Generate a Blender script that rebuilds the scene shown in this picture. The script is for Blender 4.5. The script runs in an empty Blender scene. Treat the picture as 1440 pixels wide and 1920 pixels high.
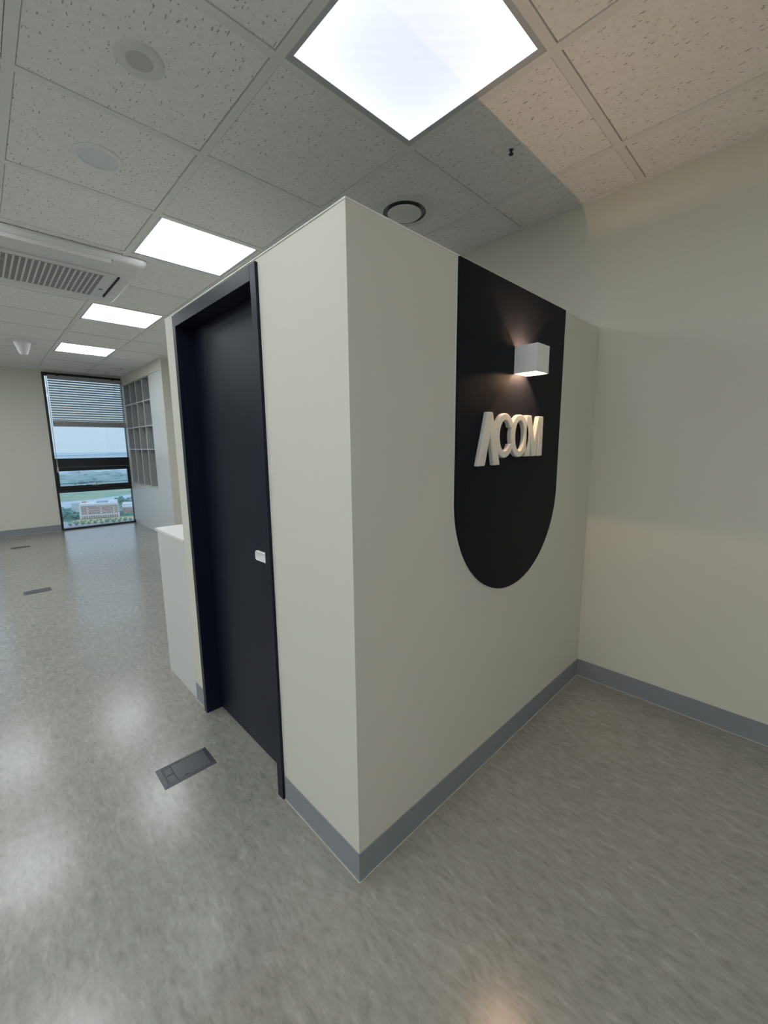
import bpy, bmesh, math, random
from mathutils import Vector, Matrix
random.seed(7)
S = bpy.context.scene
COL = S.collection
pi = math.pi

# ------------------------------------------------------------------ camera
cam_d = bpy.data.cameras.new('camera')
cam = bpy.data.objects.new('camera', cam_d)
COL.objects.link(cam)
cam_d.sensor_fit = 'HORIZONTAL'
cam_d.sensor_width = 36.0
cam_d.lens = 36.0 * 780.867 / 1440.0
cam_d.clip_start = 0.02
cam_d.clip_end = 20000
YAW, PITCH, ROLL = -0.768639, -0.158658, -0.0092675
fw = Vector((-math.sin(YAW) * math.cos(PITCH), math.cos(YAW) * math.cos(PITCH), math.sin(PITCH)))
rt = Vector((math.cos(YAW), math.sin(YAW), 0))
up = rt.cross(fw)
r2 = rt * math.cos(ROLL) + up * math.sin(ROLL)
u2 = -rt * math.sin(ROLL) + up * math.cos(ROLL)
M = Matrix((r2, u2, -fw)).transposed().to_4x4()
M.translation = Vector((-0.803003, -0.971244, 1.534339))
cam.matrix_world = M
S.camera = cam

# ------------------------------------------------------------------ world (overcast daylight)
world = bpy.data.worlds.new('overcast_sky')
S.world = world
world.use_nodes = True
wn = world.node_tree
bg = wn.nodes['Background']
tcw = wn.nodes.new('ShaderNodeTexCoord')
sep = wn.nodes.new('ShaderNodeSeparateXYZ')
rmp = wn.nodes.new('ShaderNodeValToRGB')
wn.links.new(tcw.outputs['Generated'], sep.inputs[0])
wn.links.new(sep.outputs['Z'], rmp.inputs[0])
rmp.color_ramp.elements[0].position = 0.0
rmp.color_ramp.elements[0].color = (0.455, 0.545, 0.66, 1)
rmp.color_ramp.elements[1].position = 0.35
rmp.color_ramp.elements[1].color = (0.60, 0.70, 0.86, 1)
wn.links.new(rmp.outputs[0], bg.inputs[0])
bg.inputs[1].default_value = 1.25

# ------------------------------------------------------------------ exposure / view
S.view_settings.view_transform = 'Standard'
S.view_settings.look = 'None'
S.view_settings.gamma = 1.0
S.view_settings.use_curve_mapping = False
S.view_settings.exposure = 0.08
NEAR_PANEL = 0.84       # radiance of the dimmer panel above the booth
FILL_PANEL = 3.0        # radiance of the unseen panel added behind the camera to brighten the sign wall
FAR_PANEL = 7.4       # radiance of all the other panels
LAMP_W = 6.0          # wall lamp bulb, watts

# ------------------------------------------------------------------ dimensions
W = 1.921; H = 2.2; HC = 2.914; FARY = 8.82; HB = 0.1164
XL, YN = -6.0, -3.1
GX, GY, GP, GPY = 0.1235, 0.517, 0.6975, 0.7005      # ceiling grid lines
BAR = 0.036

# ------------------------------------------------------------------ materials
def mat(name, color, rough=0.5, spec=0.5, metal=0.0, coat=0.0):
    m = bpy.data.materials.new(name); m.use_nodes = True
    b = m.node_tree.nodes['Principled BSDF']
    b.inputs['Base Color'].default_value = (*color, 1)
    b.inputs['Roughness'].default_value = rough
    b.inputs['Specular IOR Level'].default_value = spec
    b.inputs['Metallic'].default_value = metal
    b.inputs['Coat Weight'].default_value = coat
    return m
def N(m, t, **kw):
    n = m.node_tree.nodes.new(t)
    for k, v in kw.items(): setattr(n, k, v)
    return n
def L(m, a, b): m.node_tree.links.new(a, b)
def coords(m, scale=(1, 1, 1), rot=(0, 0, 0), src='Position'):
    if src == 'Position':
        g = N(m, 'ShaderNodeNewGeometry'); o = g.outputs['Position']
    else:
        g = N(m, 'ShaderNodeTexCoord'); o = g.outputs[src]
    mp = N(m, 'ShaderNodeMapping')
    mp.inputs['Scale'].default_value = scale; mp.inputs['Rotation'].default_value = rot
    L(m, o, mp.inputs[0]); return mp.outputs[0]
def noise(m, vec, scale, detail=3, rough=0.55):
    n = N(m, 'ShaderNodeTexNoise'); n.inputs['Scale'].default_value = scale
    n.inputs['Detail'].default_value = detail; n.inputs['Roughness'].default_value = rough
    L(m, vec, n.inputs['Vector']); return n
def ramp(m, fac, stops):
    r = N(m, 'ShaderNodeValToRGB'); e = r.color_ramp.elements
    while len(e) < len(stops): e.new(0.5)
    for i, (p, c) in enumerate(stops):
        e[i].position = p; e[i].color = (*c, 1) if len(c) == 3 else c
    L(m, fac, r.inputs[0]); return r.outputs[0]
def mixc(m, fac, a, b, mode='MIX'):
    n = N(m, 'ShaderNodeMix', data_type='RGBA', blend_type=mode)
    if isinstance(fac, float): n.inputs[0].default_value = fac
    else: L(m, fac, n.inputs[0])
    for i, x in ((6, a), (7, b)):
        if isinstance(x, tuple): n.inputs[i].default_value = (*x, 1)
        else: L(m, x, n.inputs[i])
    return n.outputs[2]
def bump(m, h, strength=0.2, dist=0.002):
    b = N(m, 'ShaderNodeBump'); b.inputs['Strength'].default_value = strength
    b.inputs['Distance'].default_value = dist
    L(m, h, b.inputs['Height']); L(m, b.outputs[0], m.node_tree.nodes['Principled BSDF'].inputs['Normal'])
def bsdf(m): return m.node_tree.nodes['Principled BSDF']

# painted wall: warm ivory wall covering with very fine tooth
def wall_mat(name, c):
    m = mat(name, c, 0.62, 0.25)
    v = coords(m)
    n = noise(m, v, 260, 2)
    big = noise(m, v, 1.4, 2)
    col = mixc(m, 0.5, c, ramp(m, big.outputs[0], [(0.3, tuple(x * 0.975 for x in c)), (0.7, tuple(min(1, x * 1.02) for x in c))]))
    L(m, col, bsdf(m).inputs['Base Color'])
    bump(m, n.outputs[0], 0.12, 0.0006)
    return m
M_wall = wall_mat('ivory_wall_covering', (0.705, 0.695, 0.625))
M_wall2 = wall_mat('pale_grey_laminate_wall', (0.66, 0.68, 0.68))
M_edge = mat('white_edge_trim', (0.85, 0.85, 0.82), 0.4)
M_base = mat('blue_grey_vinyl_baseboard', (0.265, 0.285, 0.312), 0.5, 0.4)
M_bead = mat('clear_silicone_bead', (0.55, 0.54, 0.49), 0.25)

# floor: marbled sheet vinyl with flecks drawn out along y
M_floor = mat('marbled_grey_vinyl', (0.4, 0.4, 0.37), 0.3, 0.5)
def build_floor_mat(m):
    v = coords(m, (1.0, 0.34, 1.0), (0, 0, 0.12))
    warp = noise(m, coords(m, (1.0, 0.6, 1.0)), 9, 2)
    add = N(m, 'ShaderNodeVectorMath', operation='MULTIPLY_ADD')
    L(m, warp.outputs[1], add.inputs[0]); add.inputs[1].default_value = (0.05, 0.03, 0.0); L(m, v, add.inputs[2])
    f1 = noise(m, add.outputs[0], 36, 4, 0.6)
    f2 = noise(m, add.outputs[0], 80, 3, 0.6)
    f3 = noise(m, coords(m, (1, 0.7, 1)), 2.0, 2, 0.5)
    base = ramp(m, f1.outputs[0], [(0.28, (0.255, 0.245, 0.223)), (0.46, (0.305, 0.293, 0.268)), (0.58, (0.328, 0.316, 0.29)), (0.74, (0.40, 0.387, 0.358))])
    fl = ramp(m, f2.outputs[0], [(0.34, (0.86, 0.86, 0.86)), (0.5, (1, 1, 1)), (0.66, (1.05, 1.05, 1.03)), (0.74, (1.18, 1.17, 1.14))])
    c = mixc(m, 1.0, base, fl, 'MULTIPLY')
    cl = ramp(m, f3.outputs[0], [(0.3, (0.95, 0.95, 0.95)), (0.7, (1.04, 1.035, 1.02))])
    c = mixc(m, 1.0, c, cl, 'MULTIPLY')
    L(m, c, bsdf(m).inputs['Base Color'])
    bsdf(m).inputs['Roughness'].default_value = 0.225
    bsdf(m).inputs['Specular IOR Level'].default_value = 1.0
    bump(m, f1.outputs[0], 0.018, 0.0006)
build_floor_mat(M_floor)

# mineral fibre ceiling tile with fissures and pinholes
M_tile = mat('fissured_mineral_tile', (0.6, 0.6, 0.57), 0.85, 0.15)
def build_tile_mat(m):
    g = coords(m)
    warp = noise(m, g, 22, 3)
    masks = []
    for rot, sc, th in ((0.5, (1.0, 0.36, 1.0), 0.15), (-0.9, (1.0, 0.45, 1.0), 0.11), (1.9, (1.0, 0.40, 1.0), 0.12)):
        v = coords(m, sc, (0, 0, rot))
        add = N(m, 'ShaderNodeVectorMath', operation='MULTIPLY_ADD')
        L(m, warp.outputs[1], add.inputs[0]); add.inputs[1].default_value = (0.022, 0.022, 0); L(m, v, add.inputs[2])
        vo = N(m, 'ShaderNodeTexVoronoi'); vo.inputs['Scale'].default_value = 46; vo.voronoi_dimensions = '2D'
        L(m, add.outputs[0], vo.inputs['Vector'])
        # random size per cell
        sp = N(m, 'ShaderNodeSeparateColor'); L(m, vo.outputs['Color'], sp.inputs[0])
        mr = N(m, 'ShaderNodeMapRange'); L(m, sp.outputs[0], mr.inputs[0])
        mr.inputs[1].default_value = 0.38; mr.inputs[2].default_value = 1.0; mr.inputs[3].default_value = 0.0; mr.inputs[4].default_value = th
        lt = N(m, 'ShaderNodeMath', operation='SUBTRACT'); L(m, mr.outputs[0], lt.inputs[0]); L(m, vo.outputs['Distance'], lt.inputs[1])
        sm = N(m, 'ShaderNodeMapRange'); L(m, lt.outputs[0], sm.inputs[0]); sm.inputs[1].default_value = 0.0; sm.inputs[2].default_value = 0.03
        masks.append(sm.outputs[0])
    a = N(m, 'ShaderNodeMath', operation='MAXIMUM'); L(m, masks[0], a.inputs[0]); L(m, masks[1], a.inputs[1])
    b = N(m, 'ShaderNodeMath', operation='MAXIMUM'); L(m, a.outputs[0], b.inputs[0]); L(m, masks[2], b.inputs[1])
    pin = noise(m, g, 150, 2)
    pm = N(m, 'ShaderNodeMapRange'); L(m, pin.outputs[0], pm.inputs[0]); pm.inputs[1].default_value = 0.66; pm.inputs[2].default_value = 0.72; pm.inputs[4].default_value = 0.45
    c = N(m, 'ShaderNodeMath', operation='MAXIMUM'); L(m, b.outputs[0], c.inputs[0]); L(m, pm.outputs[0], c.inputs[1])
    soft = noise(m, g, 40, 3)
    basec = ramp(m, soft.outputs[0], [(0.3, (0.86, 0.85, 0.835)), (0.7, (0.92, 0.91, 0.895))])
    col = mixc(m, c.outputs[0], basec, (0.46, 0.45, 0.43))
    L(m, col, bsdf(m).inputs['Base Color'])
    inv = N(m, 'ShaderNodeMath', operation='SUBTRACT'); inv.inputs[0].default_value = 1.0; L(m, c.outputs[0], inv.inputs[1])
    bump(m, inv.outputs[0], 0.3, 0.001)
build_tile_mat(M_tile)
M_bar = mat('painted_grid_bar', (0.82, 0.815, 0.80), 0.5, 0.3)
M_frame = mat('grey_metal_light_frame', (0.50, 0.51, 0.52), 0.4, 0.5)
M_white = mat('white_plastic', (0.74, 0.74, 0.74), 0.4, 0.4)
M_white_g = mat('white_satin_metal', (0.86, 0.86, 0.88), 0.3, 0.5)
M_grey = mat('grey_plastic', (0.55, 0.55, 0.56), 0.5)
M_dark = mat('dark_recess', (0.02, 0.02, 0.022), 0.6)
M_ring = mat('dark_grey_vent_ring', (0.13, 0.13, 0.15), 0.35)
M_black = mat('black_aluminium_frame', (0.012, 0.014, 0.018), 0.4, 0.4)
M_lam = mat('white_laminate', (0.72, 0.74, 0.75), 0.35, 0.5)
M_lam_in = mat('grey_laminate_pigeonhole', (0.33, 0.345, 0.355), 0.5, 0.4)
M_counter = mat('white_countertop', (0.82, 0.81, 0.81), 0.35, 0.5)
M_counter_body = mat('pale_counter_laminate', (0.66, 0.67, 0.655), 0.45, 0.4)
M_blind = mat('grey_blind_slat', (0.56, 0.60, 0.61), 0.45, 0.4)
M_blind2 = mat('taupe_blind_rail', (0.36, 0.36, 0.36), 0.5, 0.4)
M_cord = mat('blind_cord', (0.70, 0.73, 0.75), 0.6)
M_fbox = mat('gunmetal_floor_box', (0.11, 0.115, 0.125), 0.38, 0.5, 0.35)
M_steel = mat('brushed_steel', (0.55, 0.56, 0.58), 0.3, 0.5, 0.8)
M_letter = mat('off_white_foam_letter', (0.78, 0.76, 0.70), 0.45, 0.35)
M_lampin = mat('lamp_reflector', (0.85, 0.80, 0.70), 0.5, 0.3)

def wood_mat(name, dark, light, rough, spec=0.26):
    m = mat(name, dark, rough, spec)
    v = coords(m, (60, 60, 1.6))
    n = noise(m, v, 2.6, 4, 0.6)
    v2 = coords(m, (18, 18, 0.6)); n2 = noise(m, v2, 1.5, 3)
    c = ramp(m, n.outputs[0], [(0.3, dark), (0.7, light)])
    c = mixc(m, 0.35, c, ramp(m, n2.outputs[0], [(0.3, dark), (0.75, light)]))
    L(m, c, bsdf(m).inputs['Base Color'])
    bump(m, n.outputs[0], 0.25, 0.0008)
    return m
M_navy = wood_mat('navy_woodgrain_film', (0.0062, 0.0088, 0.020), (0.0100, 0.0138, 0.030), 0.38, 0.20)
M_navy_p = wood_mat('blue_black_woodgrain_panel', (0.0060, 0.0068, 0.0105), (0.0095, 0.0105, 0.0150), 0.5, 0.10)

def glass_mat():
    m = bpy.data.materials.new('window_glass'); m.use_nodes = True
    nt = m.node_tree; nt.nodes.clear()
    o = nt.nodes.new('ShaderNodeOutputMaterial'); t = nt.nodes.new('ShaderNodeBsdfTransparent')
    g = nt.nodes.new('ShaderNodeBsdfGlossy'); g.inputs['Roughness'].default_value = 0.02
    fr = nt.nodes.new('ShaderNodeFresnel'); fr.inputs[0].default_value = 1.45
    mx = nt.nodes.new('ShaderNodeMixShader')
    t.inputs[0].default_value = (0.90, 0.97, 0.98, 1)
    nt.links.new(fr.outputs[0], mx.inputs[0]); nt.links.new(t.outputs[0], mx.inputs[1]); nt.links.new(g.outputs[0], mx.inputs[2])
    nt.links.new(mx.outputs[0], o.inputs[0]); return m
M_glass = glass_mat()

def panel_mat(name, strength, edge, tint):
    """edge-lit LED diffuser: a little brighter towards its edges, faint ribs across it"""
    m = bpy.data.materials.new(name); m.use_nodes = True
    nt = m.node_tree; b = nt.nodes['Principled BSDF']
    b.inputs['Base Color'].default_value = (0.6, 0.6, 0.6, 1)
    g = nt.nodes.new('ShaderNodeTexCoord'); s = nt.nodes.new('ShaderNodeSeparateXYZ')
    nt.links.new(g.outputs['Generated'], s.inputs[0])
    def edgefac(o):
        a = nt.nodes.new('ShaderNodeMath'); a.operation = 'SUBTRACT'; nt.links.new(o, a.inputs[0]); a.inputs[1].default_value = 0.5
        c = nt.nodes.new('ShaderNodeMath'); c.operation = 'ABSOLUTE'; nt.links.new(a.outputs[0], c.inputs[0])
        d = nt.nodes.new('ShaderNodeMath'); d.operation = 'POWER'; nt.links.new(c.outputs[0], d.inputs[0]); d.inputs[1].default_value = 3
        return d.outputs[0]
    ad = nt.nodes.new('ShaderNodeMath'); ad.operation = 'ADD'
    nt.links.new(edgefac(s.outputs['X']), ad.inputs[0]); nt.links.new(edgefac(s.outputs['Y']), ad.inputs[1])
    mr = nt.nodes.new('ShaderNodeMapRange'); nt.links.new(ad.outputs[0], mr.inputs[0])
    mr.inputs[1].default_value = 0; mr.inputs[2].default_value = 0.13
    mr.inputs[3].default_value = strength; mr.inputs[4].default_value = strength * edge
    wv = nt.nodes.new('ShaderNodeTexWave'); wv.inputs['Scale'].default_value = 9; wv.bands_direction = 'DIAGONAL'
    nt.links.new(g.outputs['Object'], wv.inputs['Vector'])
    w2 = nt.nodes.new('ShaderNodeMapRange'); nt.links.new(wv.outputs[1], w2.inputs[0]); w2.inputs[3].default_value = 0.985; w2.inputs[4].default_value = 1.015
    mu = nt.nodes.new('ShaderNodeMath'); mu.operation = 'MULTIPLY'; nt.links.new(mr.outputs[0], mu.inputs[0]); nt.links.new(w2.outputs[0], mu.inputs[1])
    b.inputs['Emission Color'].default_value = (*tint, 1)
    nt.links.new(mu.outputs[0], b.inputs['Emission Strength'])
    return m
M_near = panel_mat('led_diffuser_dimmed', NEAR_PANEL, 1.35, (0.82, 0.88, 1.0))
M_fill = panel_mat('led_diffuser_fill', FILL_PANEL, 1.1, (0.95, 0.98, 1.0))
M_far = panel_mat('led_diffuser', FAR_PANEL, 1.05, (0.92, 0.98, 1.0))

# ------------------------------------------------------------------ mesh helpers
class MB:
    def __init__(self): self.v = []; self.f = []; self.mi = []
    def quadbox(self, c8, mi=0):
        b = len(self.v); self.v += [tuple(c) for c in c8]
        for q in ((0, 3, 2, 1), (4, 5, 6, 7), (0, 1, 5, 4), (1, 2, 6, 5), (2, 3, 7, 6), (3, 0, 4, 7)):
            self.f.append([b + i for i in q]); self.mi.append(mi)
        return self
    def box(self, x0, x1, y0, y1, z0, z1, mi=0):
        return self.quadbox([(x0, y0, z0), (x1, y0, z0), (x1, y1, z0), (x0, y1, z0), (x0, y0, z1), (x1, y0, z1), (x1, y1, z1), (x0, y1, z1)], mi)
    def prism(self, pts, f0, f1, mi=0):
        """pts: 2-D outline (any winding); f0/f1 map (a,b)->3-D for the two ends"""
        n = len(pts); b = len(self.v)
        self.v += [f0(*p) for p in pts] + [f1(*p) for p in pts]
        self.f.append([b + i for i in range(n)][::-1]); self.mi.append(mi)
        self.f.append([b + n + i for i in range(n)]); self.mi.append(mi)
        for i in range(n):
            j = (i + 1) % n
            self.f.append([b + i, b + j, b + n + j, b + n + i]); self.mi.append(mi)
        return self
    def lathe(self, prof, cx, cy, seg=40, mi=0):
        """prof: list of (r,z)"""
        b = len(self.v)
        for r, z in prof:
            for k in range(seg):
                a = 2 * pi * k / seg
                self.v.append((cx + r * math.cos(a), cy + r * math.sin(a), z))
        for i in range(len(prof) - 1):
            for k in range(seg):
                k2 = (k + 1) % seg
                self.f.append([b + i * seg + k, b + i * seg + k2, b + (i + 1) * seg + k2, b + (i + 1) * seg + k]); self.mi.append(mi)
        return self
    def build(self, name, mats, parent=None, bevel=0, smooth=False, seg=2, origin=None):
        me = bpy.data.meshes.new(name)
        vs = self.v
        if origin: vs = [(a - origin[0], b - origin[1], c - origin[2]) for a, b, c in vs]
        me.from_pydata(vs, [], self.f)
        if not isinstance(mats, (list, tuple)): mats = [mats]
        for m in mats: me.materials.append(m)
        for p, i in zip(me.polygons, self.mi): p.material_index = i
        bm = bmesh.new(); bm.from_mesh(me)
        bmesh.ops.remove_doubles(bm, verts=bm.verts, dist=1e-7)
        bmesh.ops.recalc_face_normals(bm, faces=bm.faces)
        bm.to_mesh(me); bm.free()
        if smooth:
            for p in me.polygons: p.use_smooth = True
            me.set_sharp_from_angle(angle=math.radians(35))
        o = bpy.data.objects.new(name, me); COL.objects.link(o)
        if origin: o.location = origin
        if parent:
            o.parent = parent
            if parent.location.length > 0: o.matrix_parent_inverse = Matrix.Translation(parent.location).inverted() @ Matrix.Identity(4)
        if bevel:
            md = o.modifiers.new('bevel', 'BEVEL'); md.width = bevel; md.segments = seg; md.limit_method = 'ANGLE'
        return o
def B(*a, **k): return MB().box(*a, **k)
def empty(name, loc=(0, 0, 0)):
    o = bpy.data.objects.new(name, None); o.location = loc; o.empty_display_size = 0.1
    COL.objects.link(o); return o
def tag(o, label, cat, group=None):
    o['label'] = label; o['category'] = cat
    if group: o['group'] = group
    return o
def struct(o, label=None):
    o['kind'] = 'structure'
    if label: o['label'] = label
    return o
def copy_tree(o, parent=None):
    c = o.copy(); COL.objects.link(c)
    if parent: c.parent = parent
    for ch in list(o.children): copy_tree(ch, c)
    return c

# ================================================================== SHELL
FL = struct(B(XL, W, YN, FARY + 0.15, -0.06, 0).build('floor', M_floor), 'glossy marbled grey vinyl floor with fine flecks')
CE = struct(B(XL, W, YN, FARY, HC + 0.02, HC + 0.08).build('ceiling', M_bar), 'suspended ceiling of white fissured tiles in a painted metal grid')
WR = struct(B(W, W + 0.12, YN, FARY + 0.15, -0.06, HC + 0.08).build('wall_right', M_wall), 'plain ivory wall behind the sign partition')
struct(B(XL - 0.12, XL, YN, FARY + 0.15, -0.06, HC + 0.08).build('wall_left', M_wall), 'plain ivory wall')
struct(B(XL - 0.12, W + 0.12, YN - 0.12, YN, -0.06, HC + 0.08).build('wall_near', M_wall), 'plain ivory wall')
WX0, WX1, WZ1 = 0.19, 1.445, 2.885
V0, V1 = -1.98, -0.72
fwm = MB()
fwm.box(XL, V0, FARY, FARY + 0.15, 0, HC + 0.08)
fwm.box(V1, WX0, FARY, FARY + 0.15, 0, HC + 0.08)
fwm.box(WX1, W, FARY, FARY + 0.15, 0, HC + 0.08)
fwm.box(V0, V1, FARY, FARY + 0.15, WZ1, HC + 0.08)
fwm.box(WX0, WX1, FARY, FARY + 0.15, WZ1, HC + 0.08)
struct(fwm.build('wall_back', M_wall), 'ivory far wall beside the tall window')

# grid bars and tiles of the ceiling
xs = [GX + GP * i for i in range(-8, 3)]
ys = [GY + GPY * j for j in range(-5, 12)]
for i, x in enumerate(xs):
    B(x, x + BAR, YN, FARY, HC, HC + 0.0195).build('grid_bar', M_bar, CE)
for y in ys:
    B(XL, W, y, y + BAR, HC + 0.0002, HC + 0.0193).build('grid_bar', M_bar, CE)
B(W - 0.022, W, YN, FARY, HC - 0.001, HC + 0.019).build('wall_angle', M_bar, CE)
B(XL, W - 0.023, FARY - 0.022, FARY, HC - 0.001, HC + 0.019).build('wall_angle', M_bar, CE)
LIGHT_COLS = {0, -2, -4, -6, -8}
def is_light(i, j): return i in LIGHT_COLS and (j + 1) % 3 == 0 and j < 11
tile_cache = {}
def add_tile(x0, x1, y0, y1):
    k = (round(x1 - x0, 3), round(y1 - y0, 3))
    z = HC + 0.0035
    if k not in tile_cache:
        w, d = k; e = 0.003
        m = MB(); r = 0.003
        m.quadbox([(e, e, r * 0), (w - e, e, 0), (w - e, d - e, 0), (e, d - e, 0), (0, 0, 0.006), (w, 0, 0.006), (w, d, 0.006), (0, d, 0.006)])
        m.box(0, w, 0, d, 0.006, 0.013)
        o = m.build('ceiling_tile', M_tile, CE); tile_cache[k] = o.data; o.location = (x0, y0, z)
        return o
    o = bpy.data.objects.new('ceiling_tile', tile_cache[k]); COL.objects.link(o); o.parent = CE; o.location = (x0, y0, z)
    return o
cells = {}
xe = [(-9, XL, xs[0])] + [(i - 8, xs[i] + BAR, xs[i + 1] if i + 1 < len(xs) else W - 0.022) for i in range(len(xs))]
ye = [(-6, YN, ys[0])] + [(j - 5, ys[j] + BAR, ys[j + 1] if j + 1 < len(ys) else FARY - 0.022) for j in range(len(ys))]
for (i, x0, x1) in xe:
    for (j, y0, y1) in ye:
        if x1 - x0 < 0.02 or y1 - y0 < 0.02: continue
        if is_light(i, j): cells[(i, j)] = (x0, x1, y0, y1); continue
        add_tile(x0 + 0.001, x1 - 0.001, y0 + 0.001, y1 - 0.001)

# ceiling light panels
def light(x0, x1, y0, y1, dm, label, group):
    c = ((x0 + x1) / 2, (y0 + y1) / 2, HC)
    root = empty('ceiling_light', c)
    tag(root, label, 'ceiling light', group)
    a, b_ = 0.001, 0.022
    X0, X1, Y0, Y1 = x0 + a, x1 - a, y0 + a, y1 - a
    m = MB()
    i0, i1, j0, j1 = X0 + b_, X1 - b_, Y0 + b_, Y1 - b_
    zt, zb = HC + 0.012, HC + 0.001
    for (p, q, r, s) in (((X0, Y0), (X1, Y0), (i1, j0), (i0, j0)), ((X1, Y0), (X1, Y1), (i1, j1), (i1, j0)),
                         ((X1, Y1), (X0, Y1), (i0, j1), (i1, j1)), ((X0, Y1), (X0, Y0), (i0, j0), (i0, j1))):
        m.quadbox([(*p, zb), (*q, zb), (*r, zb + 0.005), (*s, zb + 0.005), (*p, zt), (*q, zt), (*r, zt), (*s, zt)])
    m.build('frame', M_frame, root)
    d = B(i0, i1, j0, j1, HC + 0.007, HC + 0.012).build('diffuser', dm, root)
    return root
vis = {(0, -1): 'large square light panel right above the ivory partition corner, nearest one',
       (0, 2): 'square ceiling light panel just left of the top of the navy door',
       (0, 5): 'lit square ceiling panel, second smallest, beyond the air conditioner',
       (0, 8): 'smallest lit square ceiling panel, nearest the window'}
for (i, j), (x0, x1, y0, y1) in sorted(cells.items()):
    if (i, j) in vis: light(x0, x1, y0, y1, M_near if j == -1 else M_far, vis[(i, j)], 'square light panels in the ceiling')
    elif y1 - y0 > 0.5 and x1 - x0 > 0.5:
        light(x0, x1, y0, y1, M_fill if i == 0 else M_far, 'square ceiling light panel outside the photograph', 'light panels outside the view')  # the panel behind the camera is an added fill for the sign wall

# ---- booth (partition) walls
T = 0.10
struct(B(0, W, 0, T, 0, H).build('wall_booth_front', M_wall), 'ivory partition wall carrying the dark sign panel')
DY0, DY1, DZ = 0.500, 1.383, 2.188           # outside of the door casing
sw = MB(); sw.box(0, T, T, DY0 + 0.01, 0, H); sw.box(0, T, DY1 - 0.01, 1.525, 0, H); sw.box(0, T, DY0 + 0.01, DY1 - 0.01, DZ - 0.01, H)
struct(sw.build('wall_booth_side', M_wall), 'ivory partition wall around the navy door')
struct(B(T, W, 1.425, 1.525, 0, H).build('wall_booth_rear', M_wall), 'ivory rear wall of the booth')
# thin white capping strip along the top of the partition
cap = MB(); cap.box(-0.002, W, -0.002, T, H, H + 0.006); cap.box(-0.002, T, T, 1.526, H, H + 0.006)
struct(cap.build('trim_1', M_edge, bevel=0.001), 'thin white capping strip on the partition')

# baseboards
def bb(name, x0, x1, y0, y1, bead, lab):
    o = struct(B(x0, x1, y0, y1, 0.003, HB).build(name, M_base, bevel=0.001), lab)
    B(*bead, 0, 0.0035).build('sealant_bead', M_bead, o)
    return o
t = 0.003
bb('baseboard_booth_front', -t, W, -t, 0, (-t - .003, W, -t - .003, 0), 'blue grey vinyl baseboard under the sign wall')
bb('baseboard_booth_side', -t, 0, 0.0, DY0 - 0.002, (-t - .003, 0, 0.0, DY0 - 0.002), 'blue grey baseboard between partition corner and door')
bb('baseboard_booth_end', -t, 0, DY1 + 0.002, 1.525, (-t - .003, 0, DY1 + 0.002, 1.525), 'short blue grey baseboard piece left of the door')
bb('baseboard_right', W - t, W, YN, -t, (W - t - .003, W, YN, -t - .003), 'blue grey baseboard along the right wall')
bb('baseboard_back', V1, WX0, FARY - t, FARY, (V1, WX0, FARY - t - .003, FARY), 'grey baseboard below the far wall')
bb('baseboard_left', XL, XL + t, YN, FARY, (XL, XL + t + .003, YN, FARY), 'grey baseboard')

# ---- door
casing = MB()
XF = -0.012
casing.box(XF, 0.105, DY0, DY0 + 0.042, 0, DZ)
casing.box(XF, 0.105, DY1 - 0.037, DY1, 0, DZ)
casing.box(XF, 0.105, DY0 + 0.042, DY1 - 0.037, DZ - 0.055, DZ)
door = struct(casing.build('door_1', M_navy, bevel=0.0012), 'navy woodgrain door frame standing slightly proud of the ivory wall')
B(0.072, 0.088, DY0 + 0.0425, DY0 + 0.054, 0, DZ - 0.0555).build('door_stop', M_navy, door)
leaf = B(0.076, 0.104, DY0 + 0.055, DY1 - 0.0375, 0.004, DZ - 0.056).build('door_leaf', M_navy, door, bevel=0.001)
# rounded-rectangle push/pull plate
def rrect(a0, a1, b0, b1, r, n=6):
    out = []
    for (ca, cb, s) in ((a1 - r, b1 - r, 0), (a0 + r, b1 - r, 1), (a0 + r, b0 + r, 2), (a1 - r, b0 + r, 3)):
        for k in range(n + 1):
            an = pi / 2 * (s + k / n); out.append((ca + r * math.cos(an), cb + r * math.sin(an)))
    return out
hp = MB()
o1 = rrect(0.669, 0.786, 1.018, 1.064, 0.011)
o2 = rrect(0.672, 0.783, 1.021, 1.061, 0.009)
o3 = rrect(0.676, 0.779, 1.025, 1.057, 0.007)
nn = len(o1); bidx = 0
hp.v = [(0.076, a, b) for a, b in o1] + [(0.068, a, b) for a, b in o1] + [(0.065, a, b) for a, b in o2] + [(0.0675, a, b) for a, b in o3]
for l in range(3):
    for i in range(nn):
        j = (i + 1) % nn; hp.f.append([l * nn + i, l * nn + j, (l + 1) * nn + j, (l + 1) * nn + i]); hp.mi.append(0)
hp.f.append([3 * nn + i for i in range(nn)]); hp.mi.append(0)
h = hp.build('door_handle', M_white_g, leaf, smooth=True); h['label'] = 'white rounded pull plate'

# ---- sign panel (arch pointing down)
PX0, PX1, PZ1 = 0.515, 1.419, H - 0.001
r = (PX1 - PX0) / 2; cx = (PX0 + PX1) / 2; zc = 0.863 + r
pts = [(PX0, PZ1), (PX1, PZ1)] + [(cx + r * math.cos(a), zc - r * math.sin(a)) for a in [pi * k / 64 for k in range(65)]]
pts.append
panel = MB().prism(pts, lambda a, b: (a, -0.010, b), lambda a, b: (a, -0.0015, b)).build('sign_panel', M_navy_p, bevel=0.0008)
tag(panel, 'tall blue-black sign panel with a rounded lower end on the ivory partition', 'sign panel')
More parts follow.
